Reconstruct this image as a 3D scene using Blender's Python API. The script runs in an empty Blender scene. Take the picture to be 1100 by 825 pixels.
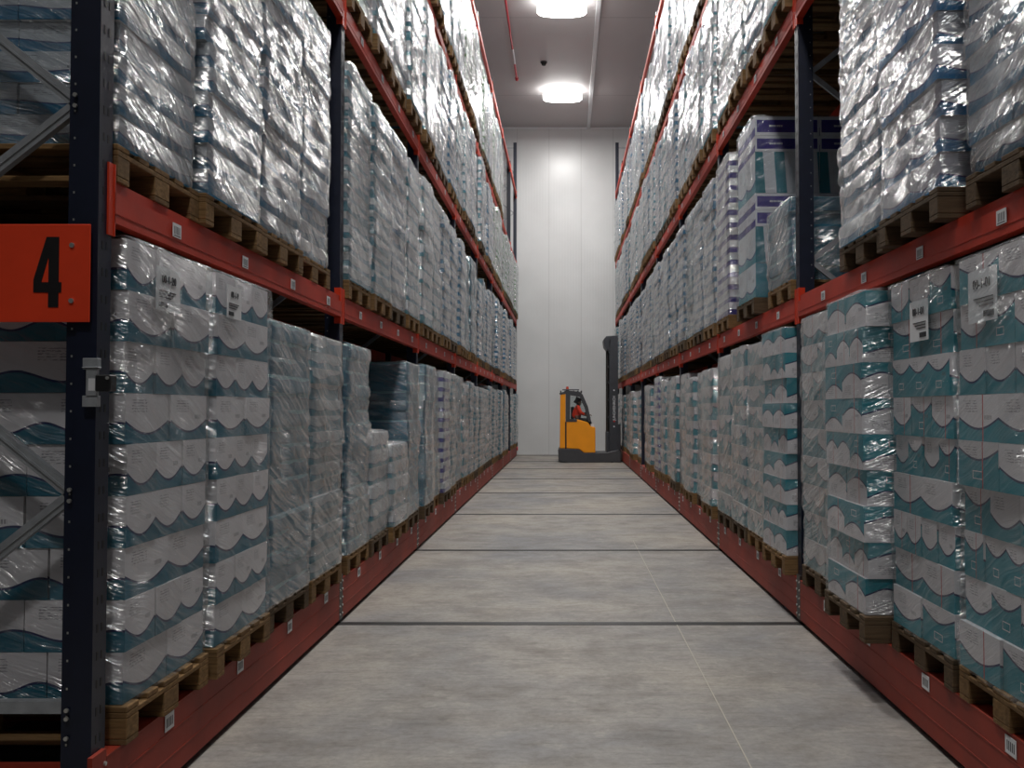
import bpy, bmesh, math, random
import numpy as np
from mathutils import Vector, Matrix

C = bpy.context.scene.collection
sc = bpy.context.scene
PI = math.pi
rnd = random.Random(7)

# ------------------------------------------------------------------ layout
XL, XR = -1.70, 1.77            # front planes of the racks
Z0, BAY = 3.40, 3.66            # first upright, bay pitch (distance from the viewer = +Y)
NB = 8
ZW = 33.45                      # back wall
HC = 11.74                      # ceiling
BASE = 0.33
BEAM = {1: (2.30, 2.46), 2: (4.58, 4.74), 3: (6.60, 6.75), 4: (9.05, 9.20)}
SURF = {0: BASE, 1: 2.46, 2: 4.74, 3: 6.75}
DEP = 1.10
def ZK(k): return Z0 + BAY * k

# ------------------------------------------------------------------ nodes
class NT:
    def __init__(s, name):
        s.m = bpy.data.materials.new(name); s.m.use_nodes = True
        s.t = s.m.node_tree; s.t.nodes.clear()
        s.out = s.t.nodes.new('ShaderNodeOutputMaterial')
    def n(s, typ, ins=None, **kw):
        nd = s.t.nodes.new(typ)
        for k, v in kw.items(): setattr(nd, k, v)
        if ins:
            for k, v in ins.items():
                if hasattr(v, 'is_output') or isinstance(v, bpy.types.NodeSocket): s.t.links.new(v, nd.inputs[k])
                else: nd.inputs[k].default_value = v
        return nd
    def math(s, op, a, b=None, c=None, clamp=False):
        d = {0: a}
        if b is not None: d[1] = b
        if c is not None: d[2] = c
        nd = s.n('ShaderNodeMath', d, operation=op); nd.use_clamp = clamp
        return nd.outputs[0]
    def mix(s, f, a, b):
        nd = s.n('ShaderNodeMix', None, data_type='RGBA')
        for i, v in ((0, f), (6, a), (7, b)):
            if isinstance(v, bpy.types.NodeSocket): s.t.links.new(v, nd.inputs[i])
            else: nd.inputs[i].default_value = v
        return nd.outputs[2]
    def noise(s, vec, scale, detail=2.0, rough=.5, dist=0.0):
        d = {'Scale': scale, 'Detail': detail, 'Roughness': rough, 'Distortion': dist}
        if vec is not None: d['Vector'] = vec
        return s.n('ShaderNodeTexNoise', d).outputs[0]
    def mapping(s, vec, loc=(0,0,0), rot=(0,0,0), sca=(1,1,1)):
        return s.n('ShaderNodeMapping', {'Vector': vec, 'Location': loc, 'Rotation': rot, 'Scale': sca}).outputs[0]
    def ramp(s, f, lo, hi):
        return s.n('ShaderNodeMapRange', {0: f, 1: lo, 2: hi, 3: 0.0, 4: 1.0}).outputs[0]
    def bsdf(s, col, rough, metal=0.0, normal=None, spec=None):
        d = {'Base Color': col, 'Roughness': rough, 'Metallic': metal}
        if normal is not None: d['Normal'] = normal
        if spec is not None: d['Specular IOR Level'] = spec
        return s.n('ShaderNodeBsdfPrincipled', d)
    def bump(s, h, strength, dist):
        return s.n('ShaderNodeBump', {'Height': h, 'Strength': strength, 'Distance': dist}).outputs[0]
    def done(s, sh):
        s.t.links.new(sh if isinstance(sh, bpy.types.NodeSocket) else sh.outputs[0], s.out.inputs[0]); return s.m

def rgb(r, g, b):
    f = lambda c: (c/255/12.92) if c/255 <= .04045 else ((c/255+.055)/1.055)**2.4
    return (f(r), f(g), f(b), 1.0)

def simple(name, col, rough=.5, metal=0.0, var=.12, scale=6.0, spec=None, bump=0.0):
    t = NT(name); tc = t.n('ShaderNodeTexCoord').outputs['Object']
    nz = t.noise(tc, scale, 4.0, .6)
    dark = tuple(c*(1-var*2) for c in col[:3]) + (1,)
    c = t.mix(t.ramp(nz, .3, .7), dark, col)
    nrm = t.bump(t.noise(tc, scale*14, 2.0), bump, .003) if bump else None
    return t.done(t.bsdf(c, rough, metal, nrm, spec))

def emis(name, col, st):
    t = NT(name); return t.done(t.n('ShaderNodeEmission', {'Color': col, 'Strength': st}))

M = {}
M['navy'] = simple('navy_paint', rgb(20, 27, 48), .42, .0, .15, 9)
M['red'] = simple('red_beam_paint', rgb(196, 50, 16), .55, .0, .14, 3, bump=.15)
M['basered'] = simple('dull_red_paint', rgb(158, 50, 28), .6, .0, .18, 2.2, bump=.2)
M['orange'] = simple('bright_red_paint', rgb(214, 62, 28), .4, .0, .08, 5)
M['galv'] = simple('galvanised_steel', rgb(168, 172, 176), .42, .25, .15, 14)
M['steel'] = simple('dark_steel', rgb(70, 68, 66), .45, .6, .2, 10)
M['bolt'] = simple('zinc_bolt', rgb(205, 205, 200), .3, .7, .05, 30)
M['rubber'] = simple('black_plastic', rgb(22, 22, 24), .5, .0, .1, 10)
M['paper'] = simple('label_paper', rgb(226, 228, 230), .6, .0, .03, 20)
M['ink'] = simple('printed_ink', rgb(38, 38, 44), .6, .0, .05, 30)
M['signred'] = simple('sign_orange_red', rgb(238, 66, 26), .5, .0, .07, 4)
M['signink'] = simple('sign_black', rgb(16, 12, 14), .55, .0, .05, 10)
M['truckorange'] = simple('truck_orange', rgb(255, 160, 8), .42, .0, .04, 3)
M['truckgrey'] = simple('truck_dark_grey', rgb(66, 66, 70), .5, .0, .1, 4)
M['mast'] = simple('mast_grey', rgb(62, 64, 70), .45, .2, .1, 4)
M['vest'] = simple('orange_red_vest', rgb(255, 66, 30), .7, .0, .08, 12)
M['skin'] = simple('skin', rgb(120, 82, 62), .55, .0, .05, 12)
M['hair'] = simple('dark_hair', rgb(22, 20, 20), .7, .0, .1, 40)
M['trouser'] = simple('dark_trousers', rgb(30, 34, 46), .8, .0, .1, 20)
M['white'] = simple('white_paint', rgb(228, 230, 232), .45, .0, .03, 4)
M['redlens'] = simple('red_plastic', rgb(235, 20, 30), .3, .0, .05, 10)
M['redpipe'] = simple('red_pipe_paint', rgb(205, 30, 48), .4, .0, .05, 5)
M['lamp'] = emis('lamp_glow', (1.0, .985, .96, 1), 9.0)
M['cabglass'] = None

def wood(name, a, b):
    t = NT(name); tc = t.n('ShaderNodeTexCoord').outputs['Object']
    oi = t.n('ShaderNodeObjectInfo').outputs['Random']
    off = t.n('ShaderNodeCombineXYZ', {0: t.math('MULTIPLY', oi, 37.0), 1: t.math('MULTIPLY', oi, 11.0)}).outputs[0]
    v = t.n('ShaderNodeVectorMath', {0: tc, 1: off}, operation='ADD').outputs[0]
    g = t.noise(t.mapping(v, sca=(2, 14, 30)), 2.2, 6, .65)
    st = t.noise(v, 2.6, 3, .6)
    c = t.mix(t.ramp(g, .3, .72), a, b)
    c = t.mix(t.math('MULTIPLY', t.ramp(st, .5, .75), .55), c, rgb(70, 58, 46))
    c = t.mix(t.math('MULTIPLY', oi, .45), c, rgb(96, 76, 56))
    return t.done(t.bsdf(c, .8, normal=t.bump(g, .5, .004), spec=.2))
M['wood'] = wood('pallet_wood', rgb(98, 74, 46), rgb(158, 124, 82))
M['oldwood'] = wood('weathered_pallet_wood', rgb(62, 52, 42), rgb(108, 90, 68))

def carton_mat(name, white, band, line, c=.32, A=.12, cusp=True, flip=False, redtape=False, p_band=.25, shift=.35, text=rgb(92,88,96), tape=None):
    """printed board: a light field over a coloured field, divided by a wave with a thin dark line"""
    t = NT(name)
    uv = t.n('ShaderNodeUVMap').outputs[0]
    sp = t.n('ShaderNodeSeparateXYZ', {0: uv})
    U, V = sp.outputs[0], sp.outputs[1]
    u, v = t.math('FRACT', U), t.math('FRACT', V)
    oi = t.n('ShaderNodeObjectInfo').outputs['Random']
    cell = t.n('ShaderNodeCombineXYZ', {0: t.math('FLOOR', U), 1: t.math('FLOOR', V), 2: t.math('MULTIPLY', oi, 91.0)}).outputs[0]
    wn = t.n('ShaderNodeTexWhiteNoise', {'Vector': cell}, noise_dimensions='3D')
    r = wn.outputs[0]
    rc = t.n('ShaderNodeSeparateColor', {0: wn.outputs[1]})
    r2 = rc.outputs[1]; r3 = rc.outputs[2]
    if flip: vv = t.math('SUBTRACT', 1.0, v)
    else: vv = v
    if cusp:
        w = t.math('SUBTRACT', .5, t.math('ABSOLUTE', t.math('SINE', t.math('MULTIPLY', u, PI))))
        w = t.math('MULTIPLY', w, 2*A)
    else:
        w = t.math('MULTIPLY', t.math('COSINE', t.math('MULTIPLY_ADD', u, 2*PI, .6)), A)
    cc = t.math('MULTIPLY_ADD', t.math('GREATER_THAN', r, 1-p_band), shift, c)
    b = t.math('ADD', w, cc)
    d = t.math('SUBTRACT', vv, b)
    isw = t.ramp(d, -.004, .004)
    col = t.mix(isw, band, white)
    ln = t.math('LESS_THAN', t.math('ABSOLUTE', t.math('ADD', d, .016)), .024)
    col = t.mix(ln, col, line)
    # small print on the light field
    inx = t.math('MULTIPLY', t.math('GREATER_THAN', u, .14), t.math('LESS_THAN', u, .48))
    iny = t.math('MULTIPLY', t.math('GREATER_THAN', v, .62), t.math('LESS_THAN', v, .88))
    if flip: iny = t.math('MULTIPLY', t.math('GREATER_THAN', v, .12), t.math('LESS_THAN', v, .38))
    nz = t.noise(t.mapping(uv, sca=(22, 40, 1)), 1.0, 1.0)
    rows = t.math('GREATER_THAN', t.math('SINE', t.math('MULTIPLY', v, 110.0)), -.1)
    tx = t.math('MULTIPLY', t.math('MULTIPLY', inx, iny), t.math('MULTIPLY', rows, t.math('GREATER_THAN', nz, .49)))
    tx = t.math('MULTIPLY', t.math('MULTIPLY', tx, isw), .65)
    col = t.mix(tx, col, text)
    # barcode patch
    bx = t.math('MULTIPLY', t.math('GREATER_THAN', u, .66), t.math('LESS_THAN', u, .84))
    by = t.math('MULTIPLY', t.math('GREATER_THAN', v, .47), t.math('LESS_THAN', v, .56))
    bars = t.math('GREATER_THAN', t.math('SINE', t.math('MULTIPLY', u, 210.0)), -.3)
    bc = t.math('MULTIPLY', t.math('MULTIPLY', bx, by), t.math('MULTIPLY', bars, t.math('GREATER_THAN', r2, .5)))
    col = t.mix(t.math('MULTIPLY', bc, .7), col, text)
    # outlined box on the coloured field
    ax = t.math('ABSOLUTE', t.math('SUBTRACT', u, .5)); ay = t.math('ABSOLUTE', t.math('SUBTRACT', v, .28 if not flip else .72))
    inn = t.math('MULTIPLY', t.math('LESS_THAN', ax, .13), t.math('LESS_THAN', ay, .09))
    inn2 = t.math('MULTIPLY', t.math('LESS_THAN', ax, .115), t.math('LESS_THAN', ay, .07))
    fr = t.math('MULTIPLY', t.math('SUBTRACT', inn, inn2), t.math('MULTIPLY', t.math('GREATER_THAN', r, 1-p_band), t.math('SUBTRACT', 1.0, isw)))
    col = t.mix(fr, col, white)
    if redtape:
        rt = t.math('LESS_THAN', t.math('ABSOLUTE', t.math('SUBTRACT', u, .62)), .012)
        rt = t.math('MULTIPLY', rt, t.math('GREATER_THAN', r3, .45))
        col = t.mix(rt, col, rgb(190, 60, 50))
    bri = t.math('MULTIPLY_ADD', r2, .22, .84)
    col = t.n('ShaderNodeVectorMath', {0: col, 'Scale': bri}, operation='SCALE').outputs[0]
    return t.done(t.bsdf(col, .55, spec=.35))

WH, TE, NV = rgb(222, 217, 219), rgb(30, 126, 146), rgb(14, 34, 84)
def cset(key, **kw):
    M[key+'_f'] = carton_mat(key+'_print_front', cusp=True, **kw)
    M[key+'_s'] = carton_mat(key+'_print_side', cusp=False, **{**kw, 'A': kw.get('A', .12)*.8})
cset('wave', white=WH, band=rgb(22, 104, 126), line=NV, c=.33, A=.13, p_band=0.0)
cset('wavemix', white=WH, band=rgb(40, 138, 152), line=NV, c=.40, A=.12, redtape=True, p_band=.38, shift=.34)
cset('waveflip', white=WH, band=rgb(40, 138, 152), line=NV, c=.40, A=.12, flip=True, redtape=True, p_band=.3, shift=.3)
cset('pack', white=rgb(205, 210, 216), band=rgb(20, 118, 158), line=rgb(20, 60, 120), c=.42, A=.08, p_band=.1)
cset('blueband', white=rgb(212, 212, 222), band=rgb(24, 128, 186), line=rgb(20, 30, 120), c=.34, A=.10, p_band=.0)
cset('teal', white=rgb(100, 172, 188), band=rgb(8, 108, 136), line=rgb(10, 70, 120), c=.78, A=.06, p_band=.4, shift=.4)
cset('pale', white=rgb(216, 220, 224), band=rgb(70, 150, 165), line=rgb(40, 80, 130), c=.26, A=.06, p_band=.08)
cset('green', white=rgb(226, 232, 226), band=rgb(96, 150, 84), line=rgb(30, 90, 60), c=.28, A=.08, p_band=.05)
cset('greyteal', white=rgb(170, 182, 188), band=rgb(40, 120, 140), line=rgb(40, 80, 110), c=.4, A=.08, p_band=.3)
cset('purple', white=rgb(214, 214, 222), band=rgb(48, 36, 130), line=rgb(30, 20, 100), c=.42, A=.02, p_band=.0)
cset('purplemix', white=rgb(200, 206, 214), band=rgb(52, 50, 140), line=rgb(30, 30, 110), c=.36, A=.06, p_band=.1)
M['board'] = simple('carton_board', rgb(196, 196, 198), .7, .0, .08, 5)
M['tealboard'] = simple('teal_carton_board', rgb(36, 128, 146), .6, .0, .08, 5)

def film_mat(name, haze, gloss, cell):
    """clear stretch film: mostly see-through, creased on the slant, glossy along the creases"""
    t = NT(name)
    uv = t.n('ShaderNodeUVMap').outputs[0]
    oi = t.n('ShaderNodeObjectInfo').outputs['Random']
    off = t.n('ShaderNodeCombineXYZ', {0: t.math('MULTIPLY', oi, 53.0), 1: t.math('MULTIPLY', oi, 29.0)}).outputs[0]
    v = t.n('ShaderNodeVectorMath', {0: uv, 1: off}, operation='ADD').outputs[0]
    warp = t.noise(v, 1.6, 2.0)
    vw = t.n('ShaderNodeVectorMath', {0: v, 1: t.n('ShaderNodeCombineXYZ', {0: t.math('MULTIPLY', warp, .22), 1: t.math('MULTIPLY', warp, .16)}).outputs[0]}, operation='ADD').outputs[0]
    d1 = t.mapping(vw, rot=(0, 0, math.radians(24)), sca=(1, 1, 1))
    a = t.noise(t.mapping(d1, sca=(1.3, 30*cell, 1)), 1.0, 3.5, .66, .25)
    b = t.noise(t.mapping(d1, sca=(1.8, 84*cell, 1)), 1.0, 2.0, .5, .1)
    big = t.noise(v, 3.2, 3.0, .6)
    h = t.math('MULTIPLY_ADD', a, .62, t.math('MULTIPLY', b, .36))
    # sharp ridges
    ridge = t.math('SUBTRACT', 1.0, t.math('MULTIPLY', t.math('ABSOLUTE', t.math('SUBTRACT', a, .5)), 5.0), clamp=True)
    hh = t.math('ADD', h, t.math('MULTIPLY', ridge, .28))
    nrm = t.bump(hh, 1.0, .068)
    fold = t.noise(t.mapping(d1, sca=(1.6, 7, 1)), 1.0, 3.0, .6, .6)
    nrmd = t.bump(t.math('ADD', hh, t.math('MULTIPLY', fold, .9)), 1.0, .11)
    lw = t.n('ShaderNodeLayerWeight', {'Blend': .5}).outputs['Facing']
    graze = t.math('MULTIPLY', lw, lw)          # longer path through the film at a slant
    strk = t.ramp(t.math('ADD', t.math('MULTIPLY', a, .7), t.math('MULTIPLY', b, .5)), .56, .78)
    mask = t.math('MULTIPLY', t.math('MULTIPLY_ADD', strk, .85, t.math('MULTIPLY', ridge, .25)), t.math('MULTIPLY_ADD', t.ramp(big, .35, .7), .8, .35), clamp=True)
    fac = t.math('MULTIPLY', t.math('MULTIPLY_ADD', mask, haze*2.2, haze*.34), t.math('MULTIPLY', t.math('MULTIPLY_ADD', graze, .75, .30), t.math('MULTIPLY_ADD', oi, .8, .6)), clamp=True)
    dif = t.n('ShaderNodeBsdfDiffuse', {'Color': (.86, .89, .92, 1), 'Normal': nrmd})
    trl = t.n('ShaderNodeBsdfTranslucent', {'Color': (.7, .76, .8, 1), 'Normal': nrmd})
    body = t.n('ShaderNodeMixShader', {0: .3, 1: dif.outputs[0], 2: trl.outputs[0]})
    gl = t.n('ShaderNodeBsdfGlossy', {'Color': (1, 1, 1, 1), 'Roughness': .17, 'Normal': nrm})
    tr = t.n('ShaderNodeBsdfTransparent', {'Color': (.93, .95, .96, 1)})
    m1 = t.n('ShaderNodeMixShader', {0: fac, 1: tr.outputs[0], 2: body.outputs[0]})
    gf = t.math('MULTIPLY', t.math('MULTIPLY_ADD', mask, gloss*1.1, gloss*.40), t.math('MULTIPLY_ADD', graze, .9, .35), clamp=True)
    m2 = t.n('ShaderNodeMixShader', {0: gf, 1: m1.outputs[0], 2: gl.outputs[0]})
    return t.done(m2)
M['film_light'] = film_mat('film_light', .10, .34, .9)
M['film_mid'] = film_mat('film_mid', .16, .80, 1.0)
M['film_heavy'] = film_mat('film_heavy', .38, .80, 1.0)

t = NT('cab_glass'); M['cabglass'] = t.done(t.n('ShaderNodeMixShader', {0: .08, 1: t.n('ShaderNodeBsdfTransparent', {0: (.95, .97, .97, 1)}).outputs[0], 2: t.n('ShaderNodeBsdfGlossy', {'Roughness': .05}).outputs[0]}))

# floor
t = NT('concrete_floor'); tc = t.n('ShaderNodeTexCoord').outputs['Object']
n1 = t.noise(tc, .5, 5, .62, .3); n2 = t.noise(t.mapping(tc, sca=(1, 1.25, 1)), 2.0, 7, .72, .25); n3 = t.noise(tc, 26, 4, .7); n4 = t.noise(t.mapping(tc, loc=(5, 3, 0)), 5.5, 5, .7, .3)
c = t.mix(t.ramp(n1, .34, .66), rgb(128, 128, 130), rgb(168, 160, 148))
c = t.mix(t.math('MULTIPLY', t.ramp(n2, .44, .70), .66), c, rgb(104, 97, 90))
c = t.mix(t.math('MULTIPLY', t.ramp(n4, .54, .76), .40), c, rgb(190, 182, 170))
c = t.mix(t.math('MULTIPLY', t.ramp(n4, .46, .28), .32), c, rgb(100, 92, 86))
sc_ = t.noise(t.mapping(tc, rot=(0, 0, .12), sca=(1.2, 9, 1)), 2.6, 6, .75, .2)
c = t.mix(t.math('MULTIPLY', t.ramp(sc_, .52, .70), .50), c, rgb(86, 80, 74))
c = t.mix(t.math('MULTIPLY', t.ramp(n3, .42, .8), .42), c, rgb(84, 80, 76))
M['floor'] = t.done(t.bsdf(c, t.math('MULTIPLY_ADD', n2, .3, .42), normal=t.bump(n3, .12, .004), spec=.4))
# back wall: narrow ribs and wide panel joints
t = NT('insulated_wall_panel'); tc = t.n('ShaderNodeTexCoord').outputs['Object']
X = t.n('ShaderNodeSeparateXYZ', {0: tc}).outputs[0]
rib = t.math('SINE', t.math('MULTIPLY', X, 2*PI/.1))
pj = t.math('LESS_THAN', t.math('ABSOLUTE', t.math('SUBTRACT', t.math('FRACT', t.math('DIVIDE', X, 1.15)), .5)), .012)
h = t.math('SUBTRACT', t.math('MULTIPLY', rib, .12), pj)
c = t.mix(t.ramp(t.noise(tc, .6, 4), .3, .7), rgb(204, 205, 205), rgb(216, 217, 217))
c = t.mix(t.math('MULTIPLY', pj, .25), c, rgb(150, 150, 150))
M['wall'] = t.done(t.bsdf(c, .30, normal=t.bump(h, .5, .01), spec=.5))
M['shadewall'] = simple('shade_wall_panel', rgb(72, 74, 78), .5, .0, .04, 1)  # dark tone stands in for the shade behind the racks
t = NT('ceiling_panel'); tc = t.n('ShaderNodeTexCoord').outputs['Object']
Y = t.n('ShaderNodeSeparateXYZ', {0: tc}).outputs[1]
pj = t.math('LESS_THAN', t.math('FRACT', t.math('DIVIDE', Y, 6.0)), .004)
c = t.mix(pj, rgb(196, 192, 192), rgb(150, 148, 148))
c = t.mix(t.math('MULTIPLY', t.noise(tc, 1.2, 4), .12), c, rgb(150, 146, 146))
M['ceil'] = t.done(t.bsdf(c, .6, normal=t.bump(pj, .4, .01)))

# ------------------------------------------------------------------ mesh helpers
def link(name, mesh, mats, parent=None, loc=None):
    o = bpy.data.objects.new(name, mesh); C.objects.link(o)
    if mats is not None:
        for m in (mats if isinstance(mats, (list, tuple)) else [mats]): mesh.materials.append(m)
    if parent: o.parent = parent
    if loc: o.location = loc
    return o
class MB:
    def __init__(s): s.v = []; s.f = []; s.mi = []
    def box(s, x0, x1, y0, y1, z0, z1, m=0):
        b = len(s.v)
        s.v += [(x0,y0,z0),(x1,y0,z0),(x1,y1,z0),(x0,y1,z0),(x0,y0,z1),(x1,y0,z1),(x1,y1,z1),(x0,y1,z1)]
        s.f += [(b,b+3,b+2,b+1),(b+4,b+5,b+6,b+7),(b,b+1,b+5,b+4),(b+1,b+2,b+6,b+5),(b+2,b+3,b+7,b+6),(b+3,b,b+4,b+7)]
        s.mi += [m]*6; return s
    def bar(s, p, q, w, h, m=0, up=(0,1,0)):
        p, q = Vector(p), Vector(q); d = (q-p).normalized(); a = d.cross(Vector(up)).normalized(); u = a.cross(d).normalized()
        b = len(s.v)
        for c in (p, q):
            for i, j in ((-1,-1),(1,-1),(1,1),(-1,1)): s.v.append(tuple(c + a*(i*w/2) + u*(j*h/2)))
        s.f += [(b,b+1,b+2,b+3),(b+7,b+6,b+5,b+4)] + [(b+i, b+4+i, b+4+(i+1)%4, b+(i+1)%4) for i in range(4)]
        s.mi += [m]*6; return s
    def cyl(s, p, q, r, n=12, m=0, r2=None):
        p, q = Vector(p), Vector(q); d = (q-p).normalized()
        a = d.cross(Vector((0,0,1)) if abs(d.z) < .9 else Vector((1,0,0))).normalized(); u = a.cross(d)
        b = len(s.v); r2 = r if r2 is None else r2
        for c, rr in ((p, r), (q, r2)):
            for i in range(n):
                t_ = 2*PI*i/n; s.v.append(tuple(c + a*math.cos(t_)*rr + u*math.sin(t_)*rr))
        s.f += [tuple(b+i for i in range(n))[::-1], tuple(b+n+i for i in range(n))]
        s.f += [(b+i, b+(i+1)%n, b+n+(i+1)%n, b+n+i) for i in range(n)]
        s.mi += [m]*(n+2); return s
    def prism(s, pts, y0, y1, m=0, axis='y'):
        """outline given in (x, z), extruded along y (or outline (x,y) along z)"""
        b = len(s.v); n = len(pts)
        for y in (y0, y1):
            for (x, z) in pts: s.v.append((x, y, z) if axis == 'y' else (x, z, y))
        s.f += [tuple(range(b, b+n)), tuple(range(b+2*n-1, b+n-1, -1))]
        s.f += [(b+i, b+(i+1)%n, b+n+(i+1)%n, b+n+i) for i in range(n)]
        s.mi += [m]*(n+2); return s
    def mesh(s, name, bevel=0.0, seg=1):
        me = bpy.data.meshes.new(name); me.from_pydata(s.v, [], s.f)
        bm = bmesh.new(); bm.from_mesh(me)
        for i, f in enumerate(bm.faces): f.material_index = s.mi[i]
        bmesh.ops.recalc_face_normals(bm, faces=bm.faces)
        if bevel: bmesh.ops.bevel(bm, geom=list(bm.edges), offset=bevel, segments=seg, affect='EDGES', clamp_overlap=True)
        bm.to_mesh(me); bm.free(); return me
    def build(s, name, mats, parent=None, loc=None, bevel=0.0, seg=1):
        return link(name, s.mesh(name, bevel, seg), mats, parent, loc)
def tag(o, label=None, cat=None, group=None, kind=None):
    if label: o['label'] = label
    if cat: o['category'] = cat
    if group: o['group'] = group
    if kind: o['kind'] = kind
    return o
def empty(name, loc=(0,0,0), rz=0.0):
    o = bpy.data.objects.new(name, None); C.objects.link(o); o.location = loc; o.rotation_euler = (0,0,rz); o.empty_display_size = .2
    return o
def smooth(o):
    for p in o.data.polygons: p.use_smooth = True
    return o
def text_obj(name, body, size, mat, parent, loc, rot, sx=1.0, depth=.001):
    cu = bpy.data.curves.new(name, 'FONT'); cu.body = body; cu.size = size; cu.extrude = depth; cu.align_x = 'CENTER'; cu.align_y = 'CENTER'
    o = bpy.data.objects.new(name, cu); C.objects.link(o)
    dg = bpy.context.evaluated_depsgraph_get()
    me = bpy.data.meshes.new_from_object(o.evaluated_get(dg)); bpy.data.objects.remove(o)
    me.materials.clear(); o = link(name, me, mat, parent); o.location = loc; o.rotation_euler = rot; o.scale = (sx, 1, 1)
    return o

# ------------------------------------------------------------------ setting
def struct(o, kind='structure'): o['kind'] = kind; return o
YB = -5.0; XW = 3.2
struct(MB().box(-XW-.2, XW+.2, YB-.2, ZW+.2, -.2, 0).build('floor', M['floor']))
struct(MB().box(-XW-.2, XW+.2, YB-.2, ZW+.2, HC, HC+.2).build('ceiling', M['ceil']))
struct(MB().box(-XW-.2, XW+.2, ZW, ZW+.2, 0, HC).build('wall_back', M['wall']))
struct(MB().box(-XW-.2, -XW, YB, ZW, 0, HC).build('wall_left_added', M['shadewall']))  # added close behind the rack so little light reaches its gaps
struct(MB().box(XW, XW+.2, YB, ZW, 0, HC).build('wall_right_added', M['shadewall']))  # added likewise, keeps the right rack's gaps dark
struct(MB().box(-XW-.2, XW+.2, YB-.2, YB, 0, HC).build('wall_front', M['shadewall']))
struct(MB().box(-XW, XW, ZW-.012, ZW, HC-.06, HC).build('trim_1', M['white']))
# rails let into the floor across the aisle, one under each upright line
for k in range(NB+1):
    y = ZK(k)
    m = MB().box(-XW, XW, y-.045, y+.045, .0, .004, 0).box(-XW, XW, y-.012, y+.012, .004, .006, 1)
    tag(m.build('floor_rail', [M['rubber'], M['steel']]), kind='structure')
t = NT('joint_filler'); M['joint'] = t.done(t.bsdf(rgb(176, 170, 158), .8))
tag(MB().box(.828, .835, .3, 11.5, .0, .002).build('floor_joint', M['joint']), kind='structure')

# ceiling things
for j, z in enumerate((-3.0, 3.5, 10.0, 16.5, 23.0, 29.5)):
    f = empty('ceiling_lamp', (-.08, z, HC))
    w = ['above the viewer, behind', 'directly overhead, first over the aisle', 'over the second rack bay', 'over the fourth rack bay', 'bright ceiling lamp cut by the top edge of the picture, nearer of two', 'bright ceiling lamp nearest the white back wall'][j]
    tag(f, (w if j > 3 else 'white ceiling lamp ' + w), 'ceiling lamp', 'ceiling lamps along the aisle')
    MB().box(-.50, .50, -.16, .16, -.12, 0).build('lamp_housing', M['white'], f, bevel=.02)
    pts = []
    for a in range(24):
        th = 2*PI*a/24; e = .8
        pts.append((.62*math.copysign(abs(math.cos(th))**e, math.cos(th)), .30*math.copysign(abs(math.sin(th))**e, math.sin(th))))
    d = MB().prism(pts, -.32, -.12, axis='z').build('lamp_lens', M['lamp'], f, bevel=.03, seg=2)
    L = bpy.data.lights.new('lamp_light', 'AREA'); L.shape = 'RECTANGLE'; L.size = 1.1; L.size_y = .5; L.energy = 200; L.color = (1.0, .985, .96)
    lo = bpy.data.objects.new('lamp_light', L); C.objects.link(lo); lo.parent = f; lo.location = (0, 0, -.332)
d = MB().box(.78, .90, YB, ZW, HC-.07, HC).build('ceiling_duct', M['white'], bevel=.01)
tag(d, 'long white square duct running along the ceiling towards the back wall', 'duct')
p = empty('sprinkler_pipe', (-1.46, 0, HC-.12)); tag(p, 'thin red pipe hanging under the ceiling left of the lamps', 'pipe')
MB().cyl((0, YB+.3, 0), (0, 28.2, 0), .028, 10).build('pipe', M['redpipe'], p)
for y in (4, 10, 16, 22, 27.6): MB().box(-.015, .015, y-.015, y+.015, .02, .12).build('hanger', M['galv'], p)
MB().cyl((0, 25.8, 0), (0, 26.9, 0), .033, 10).build('sleeve', M['white'], p)
MB().cyl((0, 28.1, 0), (0, 28.25, 0), .05, 10).build('end_cap', M['redpipe'], p)
p = empty('smoke_detector', (-.62, 27.1, HC)); tag(p, 'small dark round detector on the ceiling left of the lamp', 'detector')
MB().cyl((0,0,-.03), (0,0,0), .10, 20).build('detector_base', M['truckgrey'], p)
MB().cyl((0,0,-.11), (0,0,-.03), .05, 20, r2=.085).build('detector_head', M['rubber'], p)

# ------------------------------------------------------------------ racks
def beam_profile(h0, h1):
    # (outward, height) outline of a stepped box beam
    return [(0, h0), (0, h1-.045), (.012, h1-.04), (.012, h1), (.055, h1), (.055, h0)]
def post_mesh(xf, s, h):
    """open omega column, 0.115 deep, 0.10 along the aisle, with slots as dark insets"""
    mb = MB()
    X = lambda d: xf + s*d
    def bx(d0, d1, y0, y1, z0, z1, m=0):
        a, b = sorted((X(d0), X(d1))); mb.box(a, b, y0, y1, z0, z1, m)
    bx(.0, .012, .0, .10, 0, h)           # face to the aisle
    bx(.012, .075, .0, .012, 0, h)        # two webs
    bx(.012, .075, .088, .10, 0, h)
    bx(.075, .115, .010, .030, 0, h)      # returns
    bx(.075, .115, .070, .090, 0, h)
    bx(.108, .115, .030, .044, 0, h); bx(.108, .115, .056, .070, 0, h)
    return mb, bx
racks = {}
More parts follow.
